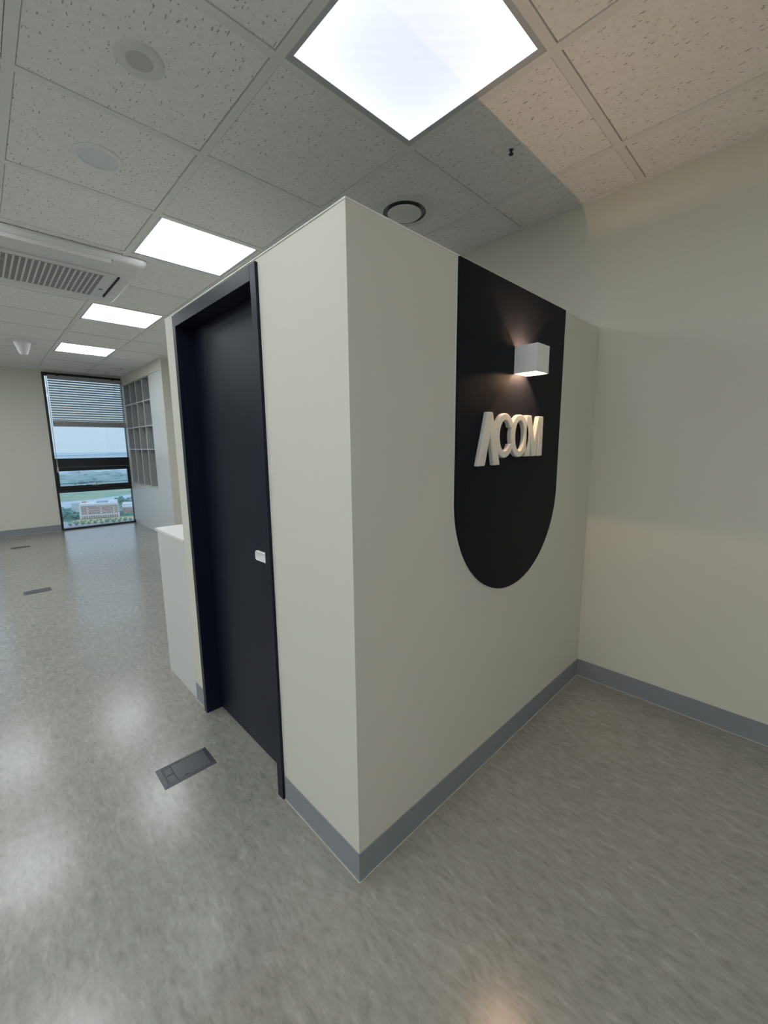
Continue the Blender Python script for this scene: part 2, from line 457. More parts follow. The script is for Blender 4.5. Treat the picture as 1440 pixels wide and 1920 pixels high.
# pale reveal line round the back of the panel
pts2 = [(PX0 - 0.006, PZ1), (PX1 + 0.001, PZ1)] + [(cx - .0025 + (r + 0.0035) * math.cos(a), zc - (r + 0.0035) * math.sin(a)) for a in [pi * k / 64 for k in range(65)]]
e = MB().prism(pts2, lambda a, b: (a, -0.0015, b), lambda a, b: (a, 0.0, b)).build('backing_edge', M_edge, panel); e['label'] = 'thin pale edge line'

# ---- letters ACOM
YB, YF = -0.010, -0.032
def letter(name, outlines, label, pieces=None):
    m = MB()
    for o_ in outlines:
        m.prism(o_, lambda a, b: (a, YF, b), lambda a, b: (a, YB, b))
    ob = m.build(name, M_letter, bevel=0.0045, seg=3, smooth=True)
    tag(ob, label, 'letter', 'raised letters of the sign')
    return ob
# A without a crossbar
letter('letter', [[(0.693, 1.6645), (0.731, 1.6645), (0.797, 1.447), (0.748, 1.447), (0.716, 1.572), (0.682, 1.447), (0.630, 1.447)]],
       'raised cream letter A without crossbar, first and tallest of the sign letters')
def ring_strip(cxx, czz, ro_x, ro_z, ri_x, ri_z, a0, a1, n):
    outer = [(cxx + ro_x * math.cos(a0 + (a1 - a0) * k / n), czz + ro_z * math.sin(a0 + (a1 - a0) * k / n)) for k in range(n + 1)]
    inner = [(cxx + ri_x * math.cos(a0 + (a1 - a0) * k / n), czz + ri_z * math.sin(a0 + (a1 - a0) * k / n)) for k in range(n + 1)]
    return outer, inner
def letter_ring(label, cxx, czz, ro, ri, a0, a1, closed, n=56):
    outer, inner = ring_strip(cxx, czz, *ro, *ri, a0, a1, n)
    if not closed:       # terminals cut horizontally
        zt_ = 0.034
        ao, ai = math.asin(zt_ / ro[1]), math.asin(zt_ / ri[1])
        outer = ring_strip(cxx, czz, *ro, *ri, ao, 2 * pi - ao, n)[0]; inner = ring_strip(cxx, czz, *ro, *ri, ai, 2 * pi - ai, n)[1]
    m = MB(); k = n if closed else n + 1
    O, I = outer[:k], inner[:k]
    for y in (YF, YB):
        m.v += [(a, y, b) for a, b in O] + [(a, y, b) for a, b in I]
    for i in range(k if closed else k - 1):
        j = (i + 1) % k
        m.f += [[i, j, k + j, k + i], [2 * k + i, 3 * k + i, 3 * k + j, 2 * k + j],
                [i, 2 * k + i, 2 * k + j, j], [k + i, k + j, 3 * k + j, 3 * k + i]]; m.mi += [0] * 4
    if not closed:
        for i in (0, k - 1):
            m.f.append([i, k + i, 3 * k + i, 2 * k + i]); m.mi.append(0)
    ob = m.build('letter', M_letter, bevel=0.0045, seg=3, smooth=True)
    tag(ob, label, 'letter', 'raised letters of the sign'); return ob
letter_ring('raised cream letter C, second letter of the sign', 0.833, 1.5705, (0.079, 0.0945), (0.043, 0.064), math.radians(32), math.radians(328), False)
letter_ring('raised round cream letter O, third letter of the sign', 0.9605, 1.5705, (0.081, 0.0945), (0.041, 0.066), 0, 2 * pi, True)
letter('letter', [[(1.016, 1.6645), (1.064, 1.6645), (1.1000, 1.556), (1.132, 1.6645), (1.184, 1.6645), (1.184, 1.477), (1.138, 1.477), (1.138, 1.556), (1.121, 1.477), (1.080, 1.477), (1.0625, 1.545), (1.0625, 1.477), (1.016, 1.477)]],
       'raised cream letter M, last letter of the sign')

# ---- wall lamp: square tube open above and below, bulb inside
LX0, LX1, LY1, LY0, LZ0, LZ1 = 0.923, 1.033, -0.0105, -0.1145, 1.837, 1.951
lamp = tag(empty('wall_lamp', ((LX0 + LX1) / 2, LY1, LZ0)), 'white cube wall lamp shining up and down on the dark sign panel', 'wall lamp')
th = 0.003
b_ = MB()
b_.box(LX0, LX0 + th, LY0, LY1, LZ0, LZ1); b_.box(LX1 - th, LX1, LY0, LY1, LZ0, LZ1); b_.box(LX0 + th, LX1 - th, LY0, LY0 + th, LZ0, LZ1)
body = b_.build('lamp_body', M_white_g, lamp)
MB().box(LX0 + th, LX1 - th, LY1 - 0.002, LY1, LZ0 + 0.001, LZ1 - 0.001).build('back_plate', M_white_g, lamp)
lx, ly, lz = (LX0 + LX1) / 2, -0.070, (LZ0 + LZ1) / 2
B(lx - 0.012, lx + 0.012, ly - 0.010, ly + 0.010, lz - 0.004, lz + 0.004).build('led_holder', M_lampin, lamp)
for s_ in (-1, 1):
    ld = bpy.data.lights.new('lamp_bulb', 'POINT'); ld.energy = LAMP_W; ld.color = (1.0, 0.63, 0.37); ld.shadow_soft_size = 0.002; ld.specular_factor = 0.4
    lo = bpy.data.objects.new('lamp_bulb', ld); COL.objects.link(lo); lo.location = (lx, ly, lz + s_ * 0.012)
    lo.parent = lamp; lo.matrix_parent_inverse = Matrix.Translation(lamp.location).inverted()

# ---- reception counter end
ct = tag(empty('reception_counter', (0.28, 1.785, 0)), 'low white counter with a thin top, just left of the navy door', 'counter')
B(0.0, 0.58, 1.527, 2.028, 0, 0.988).build('counter_body', M_counter_body, ct, bevel=0.001)
B(-0.004, 0.60, 1.527, 2.058, 0.988, 1.005).build('countertop', M_counter, ct, bevel=0.0012)

# ---- shelf cabinet wall
CX = 1.42
struct(B(CX, W, 6.30, 6.35, 0, HC + 0.015).build('wall_cabinet_end', M_wall), 'ivory end wall beside the built-in cabinet')
struct(B(CX, W, 6.35, FARY, 2.742, HC + 0.015).build('wall_cabinet_bulkhead', M_wall), 'ivory bulkhead above the built-in cabinet')
cb = tag(empty('built_in_cabinet', (CX, 7.6, 0)), 'white built-in cabinet wall with open grey pigeonholes beside the window', 'cabinet')
B(CX + 0.001, CX + 0.02, 6.352, 7.005, 0.06, 2.738).build('door', M_lam, cb, bevel=0.001)
for (a, b2) in ((7.009, 7.86), (7.864, 8.70)):
    d_ = B(CX + 0.001, CX + 0.02, a, b2, 0.06, 0.815).build('door', M_lam, cb, bevel=0.001)
    if a > 7.5: MB().box(CX - 0.014, CX + 0.001, 8.55, 8.565, 0.775, 0.79).build('knob', M_steel, d_)
B(CX + 0.012, CX + 0.03, 6.352, FARY - 0.003, 0.0, 0.056).build('plinth', M_lam, cb)
B(CX + 0.001, CX + 0.02, 8.703, FARY - 0.003, 0.06, 2.738).build('filler_panel', M_lam, cb)
B(CX + 0.022, W - 0.004, 6.352, FARY - 0.003, 0.06, 0.80).build('carcass', M_lam, cb)
B(CX + 0.022, W - 0.004, 6.352, 7.0, 0.81, 2.738).build('carcass', M_lam, cb)
sx0, sx1 = CX + 0.001, CX + 0.36
for z in (0.82, 1.494, 1.905, 2.340, 2.722):
    B(sx0, sx1, 7.008, 8.70, z, z + 0.016).build('shelf', M_lam_in if z > 2.7 else M_lam, cb, bevel=0.0008)
yd = [7.012, 7.425, 7.84, 8.25, 8.66]
for y in yd:
    for (z0, z1) in ((0.836, 1.494), (1.51, 1.905), (1.921, 2.34), (2.356, 2.722)):
        MB().box(sx0 + 0.006, sx1, y, y + 0.016, z0, z1).box(sx0 + 0.001, sx0 + 0.006, y, y + 0.016, z0, z1, 1).build('divider', [M_lam_in, M_lam], cb)
B(sx1, sx1 + 0.01, 7.008, 8.70, 0.82, 2.738).build('back_panel', M_lam_in, cb)

# ---- windows
def window(name, X0, X1, lab):
    root = struct(empty(name, ((X0 + X1) / 2, FARY, 0)), lab)
    y0, y1 = FARY - 0.02, FARY + 0.08
    f = MB()
    f.box(X0, X0 + 0.035, y0, y1, 0, WZ1); f.box(X1 - 0.03, X1, y0, y1, 0, WZ1)
    f.box(X0 + 0.035, X1 - 0.03, y0, y1, 2.83, WZ1); f.box(X0 + 0.035, X1 - 0.03, y0, y1, 0.0, 0.028)
    f.box(X0 + 0.035, X1 - 0.03, y0, y1, 0.705, 0.775)      # lower rail
    f.box(X0 + 0.035, X1 - 0.03, y0, y1, 1.185, 1.345)      # transom
    fr = f.build('window_frame', M_black, root, bevel=0.002)
    fr['label'] = 'black aluminium window frame'
    s = MB(); a, b2 = X0 + 0.037, X1 - 0.032
    yy0, yy1 = FARY - 0.035, FARY + 0.02
    s.box(a, a + 0.028, yy0, yy1, 0.777, 1.183); s.box(b2 - 0.045, b2, yy0, yy1, 0.777, 1.183)
    s.box(a + 0.028, b2 - 0.045, yy0, yy1, 1.112, 1.183); s.box(a + 0.028, b2 - 0.045, yy0, yy1, 0.777, 0.832)
    sash = s.build('sash', M_black, root, bevel=0.002)
    mx = (X0 + X1) / 2
    MB().box(mx - 0.07, mx + 0.07, yy0 - 0.006, yy0, 0.822, 0.842).box(mx - 0.012, mx + 0.012, yy0 - 0.02, yy0 - 0.006, 0.825, 0.885).build('sash_handle', M_steel, sash, bevel=0.001)
    MB().box(a + 0.028, b2 - 0.045, yy1 + 0.02, yy1 + 0.03, 0.868, 0.876).build('stay_bar', M_black, sash)
    yg = FARY + 0.035
    for (z0, z1) in ((0.028, 0.705), (1.345, 2.83)):
        B(X0 + 0.035, X1 - 0.03, yg, yg + 0.006, z0, z1).build('pane', M_glass, root)
    B(a + 0.028, b2 - 0.045, yg - 0.04, yg - 0.034, 0.832, 1.112).build('pane', M_glass, root)
    return root
window('window_1', WX0, WX1, 'tall black-framed window with three panes')
window('window_2', V0, V1, 'tall black-framed window with three panes')

def blind(X0, X1, zb, label, n=17):
    yb = FARY - 0.075
    root = tag(empty('venetian_blind', ((X0 + X1) / 2, yb, 2.83)), label, 'blind')
    B(X0, X1, yb - 0.025, yb + 0.02, 2.765, 2.835).build('headrail', M_blind2, root, bevel=0.002)
    for k in (0.12, 0.86):
        MB().box(X0 + (X1 - X0) * k - 0.02, X0 + (X1 - X0) * k + 0.02, yb - 0.03, yb + 0.02, 2.82, 2.845).build('bracket', M_black, root)
    ztop, zlow = 2.735, zb + 0.115
    me = None
    for k in range(n):
        z = ztop - (ztop - zlow) * k / (n - 1)
        if me is None:
            m = MB()
            prof = [(-0.018, -0.0155), (-0.007, -0.004), (0.005, 0.006), (0.017, 0.0145)]
            prof = prof + [(a, b2 + 0.0012) for a, b2 in prof[::-1]]
            m.prism(prof, lambda a, b2: (X0 - (X0 + X1) / 2, a, b2), lambda a, b2: (X1 - (X0 + X1) / 2, a, b2))
            o = m.build('slat', M_blind, None); me = o.data
        else:
            o = bpy.data.objects.new('slat', me); COL.objects.link(o)
        o.parent = root; o.location = (0, 0, z - 2.83)
    m = MB()
    for k in range(9): m.box(X0, X1, yb - 0.024, yb + 0.022, zb + 0.022 + k * 0.0085, zb + 0.0285 + k * 0.0085)
    st = m.build('slat_stack', M_blind2, root); st['kind'] = 'stuff'
    B(X0, X1, yb - 0.026, yb + 0.024, zb, zb + 0.02).build('bottom_rail', M_blind2, root, bevel=0.002)
    for k in (0.14, 0.40, 0.65, 0.88):
        xx = X0 + (X1 - X0) * k
        MB().box(xx - 0.003, xx + 0.003, yb - 0.028, yb - 0.026, zb + 0.05, 2.77).build('ladder_cord', M_cord, root)
    return root
b1 = blind(0.262, 1.417, 1.93, 'half-lowered grey venetian blind across the top of the window')
c_ = MB().box(0.238, 0.246, FARY - 0.09, FARY - 0.082, 1.20, 2.80).build('pull_cord', M_cord, b1)
MB().lathe([(0.0, 1.20), (0.012, 1.19), (0.014, 1.12), (0.010, 1.09), (0.0, 1.09)], 0.242, FARY - 0.086, 10).build('cord_tassel', M_grey, b1)

# ---- air conditioner cassette
AX0, AX1, AY0, AY1 = -1.41, 0.292, 2.685, 3.82
ac = tag(empty('ceiling_air_conditioner', ((AX0 + AX1) / 2, (AY0 + AY1) / 2, HC)), 'white ceiling cassette air conditioner with a slotted grille', 'air conditioner')
ZA = HC - 0.045
def outline(inset, r, x0=AX0, x1=AX1, y0=AY0, y1=AY1, n=8): return rrect(x0 + inset, x1 - inset, y0 + inset, y1 - inset, r, n)
m = MB()
rings = [(outline(0.0, 0.05), HC - 0.001), (outline(0.0, 0.05), HC - 0.018), (outline(0.012, 0.045), HC - 0.032), (outline(0.035, 0.04), ZA)]
k = len(rings[0][0])
for o_, z in rings: m.v += [(a, b2, z) for a, b2 in o_]
for l_ in range(3):
    for i in range(k):
        j = (i + 1) % k; m.f.append([l_ * k + i, l_ * k + j, (l_ + 1) * k + j, (l_ + 1) * k + i]); m.mi.append(0)
m.f.append([3 * k + i for i in range(k)]); m.mi.append(0)
m.f.append([i for i in range(k)][::-1]); m.mi.append(0)
m.build('cover', M_white, ac, smooth=True)
# louvre flaps along both long sides
def flap(x0, x1, y0, y1, z0, z1):
    m = MB(); prof = [(y0, z0), (y0 + 0.02, z0 - 0.018), ((y0 + y1) / 2, z0 - 0.026), (y1 - 0.015, z1 - 0.012), (y1, z1), ((y0 + y1) / 2, z0 + 0.0)]
    m.prism(prof, lambda a, b2: (x0, a, b2), lambda a, b2: (x1, a, b2))
    return m.build('louvre_flap', M_white, ac, smooth=True)
flap(-1.18, 0.058, 2.715, 2.955, ZA + 0.002, ZA + 0.002)
flap(-1.18, 0.058, 3.655, 3.785, ZA + 0.002, ZA + 0.002)
for q in ((-1.18, 0.0595, 2.958, 2.963), (0.060, 0.064, 2.70, 2.963), (-1.18, 0.0595, 3.648, 3.652), (0.060, 0.064, 3.648, 3.79)):
    B(*q, ZA - 0.001, ZA).build('seam', M_ring, ac)
# middle intake panel
MB().prism(rrect(-1.30, 0.155, 2.985, 3.632, 0.05), lambda a, b2: (a, b2, ZA - 0.010), lambda a, b2: (a, b2, ZA)).build('intake_panel', M_white, ac, bevel=0.003)
B(-1.205, 0.075, 3.045, 3.605, ZA - 0.0115, ZA - 0.0100).build('grille_shadow', M_dark, ac)  # dark sheet painted in for the shade inside the slots
g = MB()
for i in range(37):
    x = -1.205 + 1.28 * i / 36; g.box(x - 0.0055, x + 0.0055, 3.045, 3.605, ZA - 0.0135, ZA - 0.0115)
for j in range(24):
    y = 3.045 + 0.56 * j / 23; g.box(-1.205, 0.075, y - 0.003, y + 0.003, ZA - 0.0134, ZA - 0.0116)
g.build('intake_grille', M_white, ac)
# curved end cap seam and black indicator slot
B(0.166, 0.176, 3.03, 3.60, ZA - 0.0115, ZA - 0.0005).build('display_slot', M_dark, ac)
arc = MB(); aa = []
for q in range(17):
    tt = -1 + 2 * q / 16; aa.append((0.236 - 0.06 * tt * tt, 3.315 + 0.30 * tt))
pp = aa + [(0.176, 3.615), (0.176, 3.015)][0:]
arc.prism(pp, lambda a, b2: (a, b2, ZA - 0.008), lambda a, b2: (a, b2, ZA)).build('end_cap', M_white, ac, bevel=0.002)
MB().box(0.098, 0.125, 3.385, 3.405, ZA - 0.0112, ZA - 0.010).build('badge', M_dark, ac)

# ---- round ceiling fittings
def fitting(name, label, cat, x, y, parts):
    root = tag(empty(name, (x, y, HC)), label, cat)
    for pn, prof, mt in parts:
        MB().lathe(prof, x, y, 48).build(pn, mt, root, smooth=True)
    return root
Zt = HC + 0.0035
fitting('ceiling_speaker', 'round white ceiling speaker with a grey centre, near the upper left corner', 'speaker', -0.213, 0.888,
        [('rim', [(0.043, Zt - 0.003), (0.046, Zt - 0.006), (0.072, Zt - 0.008), (0.080, Zt - 0.005), (0.081, Zt)], M_white),
         ('grille', [(0, Zt - 0.004), (0.044, Zt - 0.004), (0.044, Zt - 0.001)], M_grey)])
fitting('recessed_downlight', 'round unlit white downlight set in the tile below the ceiling speaker', 'downlight', -0.214, 1.600,
        [('rim', [(0.082, Zt - 0.001), (0.083, Zt - 0.007), (0.100, Zt - 0.007), (0.104, Zt - 0.003), (0.104, Zt)], M_white_g),
         ('lens', [(0, Zt - 0.0035), (0.070, Zt - 0.0035), (0.082, Zt - 0.0015)], mat('frosted_lens', (0.80, 0.82, 0.84), 0.25))])
fitting('round_air_vent', 'round white air vent with a dark ring, above the partition edge', 'vent', 1.205, 0.905,
        [('rim', [(0.1285, Zt - 0.001), (0.128, Zt - 0.010), (0.150, Zt - 0.012), (0.178, Zt - 0.005), (0.180, Zt)], M_white),
         ('vent_ring', [(0.02, Zt - 0.0012), (0.127, Zt - 0.0012), (0.1279, Zt - 0.009)], M_ring),
         ('valve_disc', [(0, Zt - 0.024), (0.097, Zt - 0.022), (0.102, Zt - 0.016), (0.095, Zt - 0.010), (0, Zt - 0.010)], M_white),
         ('stem', [(0.012, Zt - 0.010), (0.012, Zt + 0.001)], M_ring)])
fitting('sprinkler_head', 'tiny dark sprinkler head in the ceiling tile above the wall lamp', 'sprinkler', 1.187, 0.195,
        [('escutcheon', [(0.006, Zt - 0.003), (0.017, Zt - 0.004), (0.021, Zt)], M_white),
         ('nozzle', [(0, Zt - 0.026), (0.010, Zt - 0.025), (0.011, Zt - 0.022), (0.004, Zt - 0.020), (0.005, Zt - 0.010), (0.009, Zt - 0.006), (0.009, Zt - 0.002)], M_dark)])
fitting('motion_sensor', 'white cone-shaped sensor hanging from the far left ceiling', 'sensor', -0.205, 6.40,
        [('base', [(0.05, Zt - 0.016), (0.15, Zt - 0.014), (0.165, Zt - 0.004), (0.165, Zt)], M_white),
         ('cone', [(0, Zt - 0.17), (0.035, Zt - 0.168), (0.048, Zt - 0.15), (0.085, Zt - 0.04), (0.092, Zt - 0.012)], M_white_g)])
fitting('ceiling_detector', 'small round white detector on the ceiling near the window top', 'detector', 1.14, 7.80,
        [('base', [(0, Zt - 0.045), (0.04, Zt - 0.044), (0.06, Zt - 0.02), (0.10, Zt - 0.014), (0.11, Zt)], M_white)])
fitting('sprinkler_head', 'tiny sprinkler head on the ceiling nearest the window', 'sprinkler', 1.09, 8.35,
        [('nozzle', [(0, Zt - 0.03), (0.018, Zt - 0.028), (0.012, Zt - 0.012), (0.022, Zt)], M_grey)])
tag(MB().box(0.118, 0.130, 8.05, 8.062, HC - 0.045, HC).box(0.112, 0.136, 8.044, 8.068, HC - 0.055, HC - 0.045).build('ceiling_hook', M_white), 'small white hook hanging from the far ceiling grid left of the window', 'hook')

# ---- floor boxes
def floor_box():
    root = empty('floor_outlet_box', (-0.248, 1.0, 0))
    X0, X1, Y0, Y1 = -0.366, -0.130, 0.924, 1.076
    x0, x1, y0, y1 = X0 + .020, X1 - .018, Y0 + .018, Y1 - .018
    m = MB()
    zz = 0.0045
    for (p, q, r_, s) in (((X0, Y0), (X1, Y0), (x1, y0), (x0, y0)), ((X1, Y0), (X1, Y1), (x1, y1), (x1, y0)),
                          ((X1, Y1), (X0, Y1), (x0, y1), (x1, y1)), ((X0, Y1), (X0, Y0), (x0, y0), (x0, y1))):
        m.quadbox([(*p, 0.0), (*q, 0.0), (*r_, 0.0), (*s, 0.0), (*p, 0.001), (*q, 0.001), (*r_, zz), (*s, zz)])
    m.build('frame', M_fbox, root)
    x0 += .0012; x1 -= .0012; y0 += .0012; y1 -= .0012
    lid = MB()
    lid.box(x0 + 0.042, x1, y0, y1, 0.0005, 0.0042)
    lid.box(x0, x0 + 0.004, y0, y1, 0.0005, 0.0042)
    lid.box(x0 + 0.004, x0 + 0.042, (y0 + y1) / 2 - 0.003, (y0 + y1) / 2 + 0.003, 0.0005, 0.0042)
    lid.box(x0 + 0.004, x0 + 0.042, y1 - 0.006, y1, 0.0005, 0.0042)
    lid.build('lid', M_fbox, root, bevel=0.0004)
    ym = (y0 + y1) / 2
    for (a, b2) in ((y0 + 0.001, ym - 0.0045), (ym + 0.0045, y1 - 0.0075)):
        B(x0 + 0.0058, x0 + 0.0400, a, b2, 0.0005, 0.0036).build('cable_flap', M_fbox, root, bevel=0.0004)
    B(x0 + 0.003, x1 - 0.003, y0 + .001, y1 - .001, 0.0001, 0.0006).build('recess', M_dark, root)
    cut = MB(); cc = [( -0.262 + 0.010 * math.cos(a), y0 + 0.003 + 0.006 * math.sin(a)) for a in [pi * q / 8 for q in range(9)]]
    cut.prism(cc, lambda a, b2: (a, b2, 0.0040), lambda a, b2: (a, b2, 0.0046)).build('finger_notch', M_dark, root)
    return root
fb = floor_box()
tag(fb, 'dark metal floor outlet box with two small cable flaps, nearest the navy door', 'floor outlet', 'floor outlet boxes')
f2_ = copy_tree(fb); f2_.location = (-0.250, 3.785, 0)
tag(f2_, 'floor outlet box halfway to the window, middle of the three', 'floor outlet', 'floor outlet boxes')
f3_ = copy_tree(fb); f3_.location = (-0.228, 6.61, 0)
tag(f3_, 'smallest and farthest floor outlet box, nearest the window', 'floor outlet', 'floor outlet boxes')

# ================================================================== OUTSIDE (seen from a high floor; air haze painted into the colours)
G = -75.0
def flat_noise_mat(name, stops, scale, rough=0.9, detail=4, sc=(1, 1, 1)):
    m = mat(name, stops[0][1], rough, 0.1)
    n = noise(m, coords(m, sc), scale, detail, 0.6)
    L(m, ramp(m, n.outputs[0], stops), bsdf(m).inputs['Base Color']); return m
M_city = flat_noise_mat('haze_tinted_ground', [(0.35, (0.42, 0.52, 0.58)), (0.5, (0.52, 0.62, 0.68)), (0.7, (0.66, 0.74, 0.80))], 0.012)  # distance haze painted in as pale bluish ground tones
M_wood = flat_noise_mat('wooded_ground', [(0.35, (0.13, 0.24, 0.21)), (0.55, (0.22, 0.34, 0.30)), (0.75, (0.42, 0.52, 0.46))], 0.06)
M_grass = flat_noise_mat('river_meadow', [(0.35, (0.27, 0.39, 0.32)), (0.6, (0.42, 0.54, 0.40)), (0.8, (0.52, 0.62, 0.50))], 0.02, sc=(1, 3, 1))
M_water = flat_noise_mat('river_water', [(0.3, (0.50, 0.60, 0.68)), (0.7, (0.60, 0.69, 0.77))], 0.02, 0.5, sc=(1, 3, 1))
M_plaza = flat_noise_mat('ochre_plaza', [(0.35, (0.48, 0.44, 0.30)), (0.6, (0.62, 0.56, 0.38)), (0.8, (0.70, 0.68, 0.60))], 0.15)
M_road = flat_noise_mat('pale_road', [(0.4, (0.40, 0.43, 0.45)), (0.7, (0.52, 0.54, 0.56))], 0.08)
M_brick = flat_noise_mat('pinkish_brick', [(0.35, (0.60, 0.42, 0.38)), (0.65, (0.72, 0.54, 0.50))], 0.35)
M_bwhite = mat('white_render', (0.78, 0.80, 0.82), 0.8)
M_bteal = mat('grey_teal_cladding', (0.34, 0.46, 0.48), 0.7)
M_bwin = mat('building_window', (0.36, 0.36, 0.38), 0.3)
M_leafs = [flat_noise_mat('tree_foliage_%s' % n_, [(0.35, a), (0.7, b2)], 0.5) for n_, a, b2 in
           (('green', (0.17, 0.28, 0.20), (0.36, 0.46, 0.32)), ('blue_green', (0.17, 0.30, 0.28), (0.30, 0.44, 0.40)), ('teal', (0.14, 0.40, 0.34), (0.30, 0.58, 0.50)))]

def ground(name, poly, z, m, lab):
    o = MB().prism(poly, lambda a, b2: (a, b2, z - 0.5), lambda a, b2: (a, b2, z)).build(name, m)
    return struct(o, lab)
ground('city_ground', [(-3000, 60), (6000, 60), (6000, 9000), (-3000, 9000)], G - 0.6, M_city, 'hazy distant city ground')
ground('wooded_ground', [(-200, 70), (500, 70), (500, 760), (-200, 640)], G - 0.4, M_wood, 'wooded ground near the river')
ground('river', [(-300, 590), (66, 657), (80, 675), (162, 708), (600, 760), (700, 920), (180, 791), (120, 756), (76, 749), (-300, 720)], G, M_water, 'pale river')
ground('river_meadow', [(-300, 721), (76, 750), (120, 757), (180, 792), (700, 921), (800, 1010), (205, 905), (145, 901), (91, 892), (-300, 850)], G, M_grass, 'pale green meadow on the far river bank')
ground('plaza', [(62, 541), (74, 513), (116, 512), (122, 530), (108, 537), (72, 550)], G, M_plaza, 'ochre plaza in front of the brick building')
ground('road', [(50, 600), (54, 600), (56, 546), (72, 511), (122, 505), (122, 492), (48, 489), (46, 546)], G - 0.1, M_road, 'pale road')

P = lambda o, u, v, a, b2, z: (o[0] + u[0] * a + v[0] * b2, o[1] + u[1] * a + v[1] * b2, z)
def qb(o, u, v, a0, a1, b0, b1, z0, z1):
    return MB().quadbox([P(o, u, v, a0, b0, z0), P(o, u, v, a1, b0, z0), P(o, u, v, a1, b1, z0), P(o, u, v, a0, b1, z0),
                         P(o, u, v, a0, b0, z1), P(o, u, v, a1, b0, z1), P(o, u, v, a1, b1, z1), P(o, u, v, a0, b1, z1)])
o0 = (72.6, 552.0); uu = (0.942, -0.336); vv = (0.20, 0.98)
bld = tag(empty('brick_building', (90, 560, G)), 'long pinkish brick building with white frame bands beyond the window', 'building', None)
qb(o0, uu, vv, 0, 36.3, 0, 26, G, G + 15.0).build('brick_block', M_brick, bld)
qb(o0, uu, vv, -0.35, -0.02, -0.3, 26, G, G + 15.4).build('side_cladding', M_bteal, bld)
qb(o0, uu, vv, -0.3, 36.8, -0.6, -0.02, G + 13.9, G + 15.9).build('white_cornice', M_bwhite, bld)
qb(o0, uu, vv, -0.3, 1.7, -0.8, -0.02, G, G + 13.9).build('white_pier', M_bwhite, bld)
qb(o0, uu, vv, 35.3, 37.0, -0.8, -0.02, G, G + 13.9).build('white_pier', M_bwhite, bld)
qb(o0, uu, vv, 1.7, 35.3, -0.9, -0.02, G + 3.0, G + 4.2).build('white_band', M_bwhite, bld)
qb(o0, uu, vv, 0.4, 36.0, 0.5, 25, G + 15.4, G + 16.0).build('roof', M_bwhite, bld)
qb(o0, uu, vv, 16, 27, 8, 16, G + 16.0, G + 17.2).build('roof_plant_box', M_bteal, bld)
qb(o0, uu, vv, 2, 6, 14, 24, G + 16.0, G + 17.6).build('roof_plant_box', M_brick, bld)
qb(o0, uu, vv, 29, 36, 12, 25, G + 16.0, G + 17.2).build('roof_plant_box', M_bwhite, bld)
for k in range(15):
    a = 2.6 + k * 2.2
    qb(o0, uu, vv, a, a + 0.7, -0.8, -0.05, G, G + 3.0).build('column', M_bwhite, bld)
for k in range(16):
    for zz in (5.2, 7.9, 10.6):
        a = 2.4 + k * 2.06
        qb(o0, uu, vv, a, a + (1.5 if (k * 7 + int(zz)) % 5 else 0.8), -0.12, -0.01, G + zz, G + zz + 1.2).build('window', M_bwhite if (k % 6 == 2) else M_bwin, bld)
for zz in (5.2, 7.6, 10.0, 12.0):
    qb(o0, uu, vv, 35.5, 36.6, -0.95, -0.8, G + zz, G + zz + 1.3).build('window', M_bwin, bld)
wing = tag(empty('white_annex', (73, 622, G)), 'pale annex block standing behind the left end of the brick building', 'building')
ow = (75.5, 629.0); 
qb(ow, (0.10, -0.995), (0.995, 0.10), 0, 16, 0, 8, G, G + 9.2).build('block', M_bwhite, wing)
qb(ow, (0.10, -0.995), (0.995, 0.10), 0.4, 15.6, 0.4, 7.6, G + 9.2, G + 9.6).build('roof', M_bteal, wing)
b2_ = tag(empty('low_pink_building', (122, 556, G)), 'low pinkish building with a white roof at the right edge of the window', 'building')
o2_ = (114.8, 557.7)
qb(o2_, (0.93, -0.36), vv, 0, 34, 0, 30, G, G + 7.0).build('block', M_brick, b2_)
qb(o2_, (0.93, -0.36), vv, -0.4, 34.4, -0.4, 30.4, G + 7.0, G + 8.6).build('roof_edge', M_bwhite, b2_)
qb(o2_, (0.93, -0.36), vv, 0.4, 33, 8, 29, G + 8.6, G + 10.8).build('roof', M_bwhite, b2_)
qb(o2_, (0.93, -0.36), vv, -0.3, -0.02, 0, 30, G, G + 7.0).build('side_cladding', M_bwhite, b2_)

# trees
tree_mesh = []
for q in range(3):
    bm = bmesh.new(); bmesh.ops.create_icosphere(bm, subdivisions=2, radius=1.0)
    rn = random.Random(q)
    for v in bm.verts:
        s = 1 + rn.uniform(-0.22, 0.22); v.co = Vector((v.co.x * s, v.co.y * s, v.co.z * s * 0.85 + 1.25))
    me = bpy.data.meshes.new('crown'); bm.to_mesh(me); bm.free(); me.materials.append(M_leafs[q]); tree_mesh.append(me)
mt = MB().lathe([(0.13, 0), (0.09, 0.7)], 0, 0, 6); 
trunk = mt.build('trunk', mat('bark', (0.16, 0.13, 0.10), 0.9)); trunk_me = trunk.data; bpy.data.objects.remove(trunk)
def tree(x, y, s, k, lab, grp):
    r_ = empty('tree', (x, y, G)); tag(r_, lab, 'tree', grp); r_.scale = (s, s, s); r_.rotation_euler[2] = random.uniform(0, 6)
    for nm, me in (('crown', tree_mesh[k]), ('trunk', trunk_me)):
        o = bpy.data.objects.new(nm, me); COL.objects.link(o); o.parent = r_
rt_ = random.Random(3)
for q in range(11):
    f = q / 10
    tree(66 + 42 * f + rt_.uniform(-1, 1), 531 - 15 * f + rt_.uniform(-1.2, 1.2), rt_.uniform(0.7, 1.0), 0, 'small green tree on the plaza before the brick building', 'plaza trees')
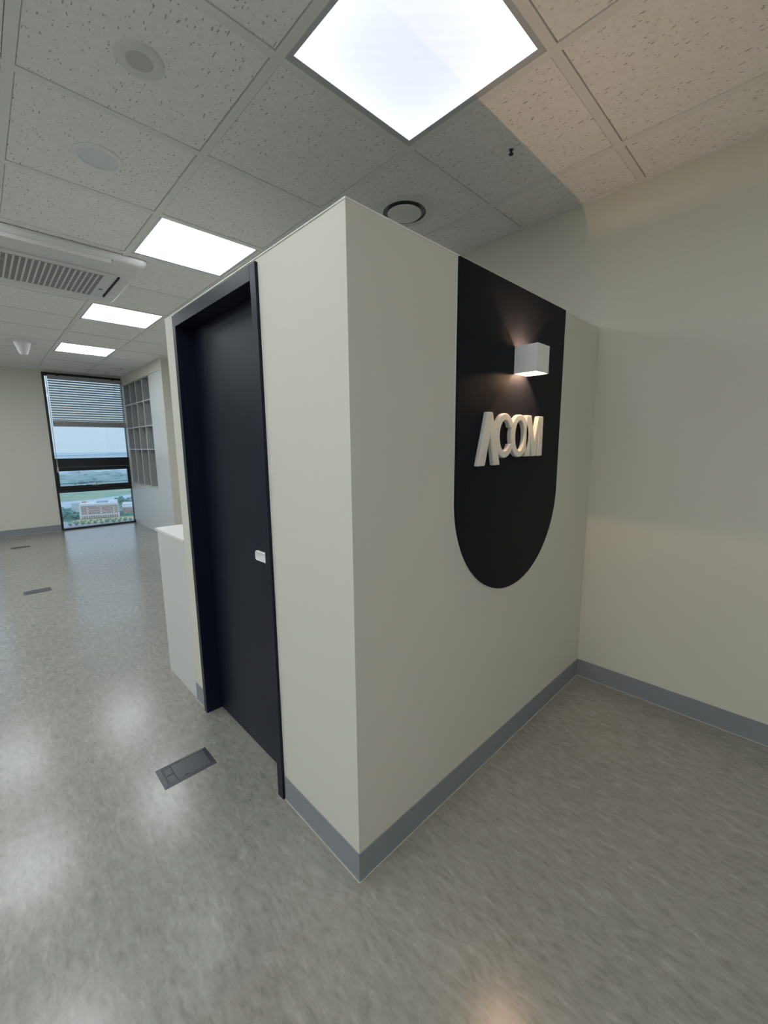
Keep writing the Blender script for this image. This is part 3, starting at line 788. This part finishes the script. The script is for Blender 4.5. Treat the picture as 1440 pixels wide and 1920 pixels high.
def scatter(n, x0, x1, y0, y1, dmin, seed):
    r_ = random.Random(seed); out = []
    for _ in range(4000):
        p = (r_.uniform(x0, x1), r_.uniform(y0, y1))
        if all((p[0] - q[0]) ** 2 + (p[1] - q[1]) ** 2 > dmin * dmin for q in out): out.append(p)
        if len(out) == n: break
    return out
for (x, y) in scatter(22, 56, 70, 556, 645, 7.6, 5):
    tree(x, y, rt_.uniform(2.2, 3.1), 1, 'blue-green tree left of the brick building', 'trees left of the brick building')
for q in range(12):
    f = q / 11
    tree(58 + 56 * f, 508 - 9 * f + rt_.uniform(-2, 2), rt_.uniform(1.4, 2.1), 0, 'green roadside tree at the bottom of the window view', 'roadside trees')
for q in range(5):
    tree(113 + 3.6 * q, 541 - 2.4 * q, rt_.uniform(1.3, 1.7), 2, 'bright teal-green tree before the low pinkish building', 'trees before the low building')
for (x, y) in scatter(20, 128, 185, 655, 700, 8.6, 9):
    tree(x, y, rt_.uniform(2.6, 3.5), 1, 'blue-green tree on the near river bank behind the buildings', 'trees on the near bank')
# distant wooded belt and low hills
belt = MB()
rb = random.Random(11)
bmx = bmesh.new()
for q in range(420):
    x = rb.uniform(40, 900); y = 915 + rb.uniform(0, 480)
    sz = rb.uniform(6, 16)
    mt4 = Matrix.Translation((x, y, G + sz * 0.3)) @ Matrix.Diagonal((sz * rb.uniform(1, 2.2), sz, sz * 0.55, 1))
    bmesh.ops.create_icosphere(bmx, subdivisions=1, radius=1.0, matrix=mt4)
me = bpy.data.meshes.new('wooded_belt'); bmx.to_mesh(me); bmx.free()
me.materials.append(flat_noise_mat('haze_tinted_foliage', [(0.35, (0.30, 0.42, 0.44)), (0.7, (0.42, 0.54, 0.55))], 0.03))  # leaf colours washed towards blue-grey to paint the haze in
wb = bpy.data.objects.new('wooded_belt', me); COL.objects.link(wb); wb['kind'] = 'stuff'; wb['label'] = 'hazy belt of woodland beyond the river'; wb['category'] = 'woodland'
town = bmesh.new()
for q in range(300):
    x = rb.uniform(100, 1400); y = rb.uniform(1500, 3200)
    mt4 = Matrix.Translation((x, y, G + 4)) @ Matrix.Diagonal((rb.uniform(10, 40), rb.uniform(8, 18), rb.uniform(6, 16), 1))
    bmesh.ops.create_cube(town, size=1.0, matrix=mt4)
me = bpy.data.meshes.new('distant_town'); town.to_mesh(me); town.free(); me.materials.append(mat('haze_tinted_render', (0.66, 0.72, 0.78), 0.9))  # pale blue base colour carries the painted haze
tw = bpy.data.objects.new('distant_town', me); COL.objects.link(tw); tw['kind'] = 'stuff'; tw['label'] = 'hazy distant town beyond the woodland'; tw['category'] = 'town'
hl = MB()
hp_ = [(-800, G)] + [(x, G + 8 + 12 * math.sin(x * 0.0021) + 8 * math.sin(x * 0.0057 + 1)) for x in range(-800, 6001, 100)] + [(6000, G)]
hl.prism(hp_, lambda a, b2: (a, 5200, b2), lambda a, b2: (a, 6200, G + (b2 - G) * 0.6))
hs = struct(hl.build('distant_hills', mat('haze_tinted_hills', (0.60, 0.71, 0.80), 0.95)), 'faint hazy hills on the horizon')  # haze over the hills is put into their near-sky colour
